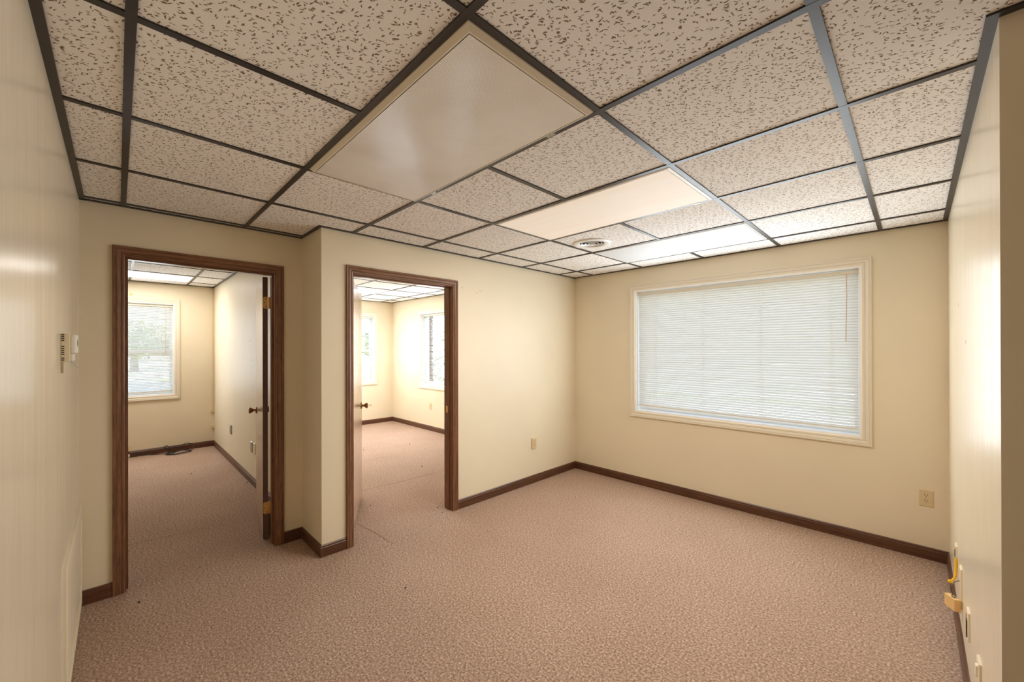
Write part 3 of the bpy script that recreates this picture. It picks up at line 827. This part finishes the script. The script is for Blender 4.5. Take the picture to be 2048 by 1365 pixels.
# painted access panel low on the left wall
root = empty('access_panel', (-2.03, YL, .10)); tag(root, 'cream painted framed panel low on the left wall near the corner', 'panel')
px0, px1, pz0, pz1 = -2.49, -1.575, .012, .585
PANEL = [(0, 0), (.0, .006), (.010, .009), (.045, .011), (.060, .004), (.060, 0)]
inner = (px0 + .06, px1 - .06, pz0 + .06, pz1 - .06)
casing(root, 1, YL, 1, inner, [(0, 0), (0, .012), (.006, .015), (.045, .013), (.058, .009), (.060, .0)], (M['wall'], M['wall']), name='frame_board')
relative(MB().box(inner[0], YL, inner[2], inner[1], YL + .007, inner[3]).build('panel', M['wall']), root)

# ------------------------------------------------------------------ things on the right wall
def hole_plate(label, y, z, h_, m, parts):
    T = frame_of(0, XR, -1, y, z)
    root = empty('wall_plate', tuple(T.translation)); tag(root, label, 'wall plate')
    r0 = lambda k, yy: [T @ Vector(p) for p in ((-.035 + k, yy, -h_ / 2 + k), (.035 - k, yy, -h_ / 2 + k), (.035 - k, yy, h_ / 2 - k), (-.035 + k, yy, h_ / 2 - k))]
    relative(MB().loft([r0(0, 0), r0(0, .005), r0(.003, .007)]).build('cover_plate', m), root)
    for nm, bb, mm in parts: relative(MB().box(*bb, T).build(nm, mm), root)
    return root
# opening with the yellow cable
hole_plate('open cable opening with yellow wire on the right wall', 2.02, .335, .112, M['cream_plastic'], [('opening', (-.026, .0068, -.048, .004, .0078, .044), M['slot']), ('tab', (.006, .0068, -.01, .026, .011, .03), M['block']), ('clip', (-.030, .0068, -.045, -.026, .010, .038), M['blue'])])
o = MB().tube([(XR - .005, 1.99, .33), (XR - .006, 1.985, .31), (XR - .0065, 1.975, .28), (XR - .008, 1.965, .25), (XR - .013, 1.955, .230), (XR - .021, 1.947, .219), (XR - .027, 1.94, .214)], .0058, 8)
o = o.build('yellow_cable', M['cable_yellow'], None, True); tag(o, 'short bright yellow cable hanging from the opening on the right wall', 'cable')
MB().lathe((XR - .024, 1.942, .216), (-.75, -.4, -.2), [(-.004, .006), (.0, .009), (.010, .009), (.014, .005)], 12).build('plug', M['cable_yellow'], o, True)
hole_plate('narrow cream wall plate behind the hanging tan box', 1.70, .295, .19, M['cream_plastic'], [('opening', (-.02, .0068, -.07, .01, .0074, .05), M['beige_plastic'])])
o = MB().tube([(XR - .008, 1.72, .315), (XR - .022, 1.70, .312), (XR - .034, 1.69, .295), (XR - .036, 1.69, .272), (XR - .030, 1.69, .258), (XR - .033, 1.685, .245)], .0022, 6).build('grey_wire', M['cable_grey'], None, True)
tag(o, 'thin dark grey wire holding the tan box on the right wall', 'wire')
Tb = Matrix(((.023 / .0251, -.031 / .0631, 0, .917), (.010 / .0251, .055 / .0631, 0, 1.65), (0, 0, 1, .186), (0, 0, 0, 1)))
root = empty('junction_box', (.915, 1.68, .186)); tag(root, 'tan plastic surface jack box dangling off the right wall', 'jack box')
relative(bevel(MB().box(0, 0, 0, .025, .063, .058, Tb).build('body', M['block']), .002), root)
relative(MB().box(.006, .018, .0575, .019, .030, .060, Tb).build('cable_entry', M['cable_grey']), root)
hole_plate('cream wall plate with red edge low on the right wall', 1.30, .305, .118, M['cream_plastic'], [('insert', (-.012, .0068, -.05, .010, .010, .02), M['slot']), ('red_strip', (.028, .004, -.045, .034, .0085, .03), M['red'])])
hole_plate('lowest cream wall plate on the right wall nearest the camera', .89, .345, .070, M['cream_plastic'], [('insert', (-.010, .0068, -.022, .010, .012, .015), M['white_plastic'])])

# ------------------------------------------------------------------ cables on the left office floor
pts = []
def loopc(cx, cy, rx, ry, z0, turns, ph, wob):
    out = []
    n_ = int(26 * turns)
    for k in range(n_ + 1):
        a = ph + 2 * math.pi * turns * k / n_
        out.append((cx + rx * (1 + wob * math.sin(2.3 * a)) * math.cos(a), cy + ry * (1 + wob * math.cos(1.7 * a)) * math.sin(a), z0 + .004 * math.sin(3 * a) + .0015 * k / 26))
    return out
cab = MB()
cab.tube([(XF + .03, -1.14, .065), (XF + .05, -1.09, .05), (XF + .06, -.98, .018), (XF + .08, -.88, .007), (XF + .10, -.80, .006), (XF + .20, -.72, .007)] + loopc(XF + .17, -.635, .10, .135, .009, 3, math.pi, .06), .0058, 6)
cab.tube([(XF + .16, -.70, .02)] + [(XF + .13 + .015 * math.sin(a), -.755 + .038 * math.sin(a * 2) * .9, .045 + .045 * (1 - math.cos(a)) * .8) for a in [k / 10 * math.pi for k in range(1, 11)]] + [(XF + .12, -.735, .09), (XF + .13, -.715, .055), (XF + .15, -.715, .02)], .0052, 6)
cab.tube([(XF + .15, -.66, .02), (XF + .13, -.63, .06), (XF + .11, -.59, .10), (XF + .10, -.54, .112), (XF + .10, -.49, .10), (XF + .11, -.455, .06), (XF + .14, -.47, .02), (XF + .17, -.52, .01)], .0048, 6)
o = cab.build('cable', M['cable_black'], None, True); tag(o, 'coil of thin black cable lying on carpet in the left office', 'cable')
o = bevel(MB().box(XF + .013, -1.20, .005, XF + .045, -1.135, .045, ).build('jack_box', M['cream_plastic']), .006); tag(o, 'cream jack box on the floor where the black cable starts', 'jack box')
o = bevel(MB().box(XF + .002, -1.19, .085, XF + .022, -1.14, .155).build('jack_box', M['block']), .005); tag(o, 'yellowish jack box on the baseboard above the cable end', 'jack box')

# ------------------------------------------------------------------ crumbs on the carpet
def crumb(x, y, r, label, group=None, src=[None]):
    b_ = MB(); random.seed(int(abs(x * 1000)))
    b_.lathe((0, 0, 0), (0, 0, 1), [(0, r * .7), (r * .4, r * random.uniform(.8, 1.1)), (r * .9, r * .5)], 7)
    o = b_.build('carpet_crumb', M['crumb'], None, False, (x, y, .001)); tag(o, label, 'debris', group)
crumb(-1.369, .010, .006, 'small dark crumb alone in the middle of the front room carpet')
crumb(-2.315, -1.166, .007, 'small dark crumb on carpet just inside the left doorway')
crumb(-5.102, -.629, .007, 'dark crumb in the middle of the left office carpet')
crumb(-4.283, -.235, .008, 'dark crumb against the partition baseboard in the left office')
for x, y in ((-2.73, .442), (-2.256, .862), (-2.133, .829)):
    crumb(x, y, .0055, 'small dark crumb on the pale carpet at the right doorway threshold', 'crumbs at the right doorway')
for x, y in ((-3.449, 1.461), (-4.728, 1.30), (-4.582, 1.965), (-6.224, 2.597)):
    crumb(x, y, .009, 'small dark crumb on the carpet deeper inside the right office', 'crumbs in the right office')

# ------------------------------------------------------------------ outdoors
o = MB().box(-160, -120, -.65, 120, 160, -.45).build('outdoor_ground', M['ground']); o['kind'] = 'structure'
o = MB().box(-30, -60, -.45, -16, 120, -.44).build('parking_lane', M['asphalt']); o['kind'] = 'structure'
bp = empty('brick_pier', (-5.62, YW + .36, -.45)); tag(bp, 'brown brick pier outside the side office window', 'pier')
bm_ = None
z = -.44; r_i = 0
me1 = MB().box(-.049, 0, 0, .049, .07, .057).mesh('brick', M['brick'])
for r_i in range(46):
    for k in range(2):
        link('brick', me1, bp, (-.17 + k * .107 + (.02 if r_i % 2 else 0), -.1, .005 + r_i * .067))
relative(MB().box(-5.83, YW + .27, -.45, -5.65, YW + .32, 2.60).build('mortar', M['ground']), bp)
def tree(x, y, h, r, label, group=None, n=900, low=False):
    root = empty('tree', (x, y, -.45)); tag(root, label, 'tree', group)
    if not low: MB().lathe((0, 0, 0), (0, 0, 1), [(0, r * .10), (h * .35, r * .07), (h * .75, r * .03)], 8).build('trunk', M['trunk'], root, True)
    b_ = MB(); rnd = random.Random(int(x * 17 + y * 5))
    zc = h * .62 if not low else h * .45; rz = h * .40 if not low else h * .55
    for _ in range(n):
        while True:
            p = Vector((rnd.uniform(-1, 1), rnd.uniform(-1, 1), rnd.uniform(-1, 1)))
            if .25 < p.length < 1: break
        p = Vector((p.x * r, p.y * r, zc + p.z * rz))
        s = rnd.uniform(.09, .2) * (h / 5 + .4)
        u = Vector((rnd.uniform(-1, 1), rnd.uniform(-1, 1), rnd.uniform(-1, 1))).normalized(); v = u.orthogonal().normalized()
        b_.poly([p + u * s, p + v * s * .6, p - u * s, p - v * s * .6])
    o = b_.build('foliage', M['overexposed_leaves' if low else 'leaves'], root)
rnd = random.Random(3)
for k in range(9):
    tree(-46 + (k % 2) * 3.5, -14 + k * 6.9, rnd.uniform(3.9, 5.2), 3.1, 'green tree in the far tree line outside', 'far tree line outside the offices', 800)
for k, (x, y, h, r) in enumerate(((-10.8, 7.4, 2.3, 1.7), (-14.8, 9.9, 2.7, 2.2), (-9.0, 11.6, 2.6, 2.0), (-20.0, 13.6, 3.1, 2.4))):
    tree(x, y, h, r, 'leafy shrub outside the side window of the right office', 'leafy shrubs outside the side office window', 1400, True)
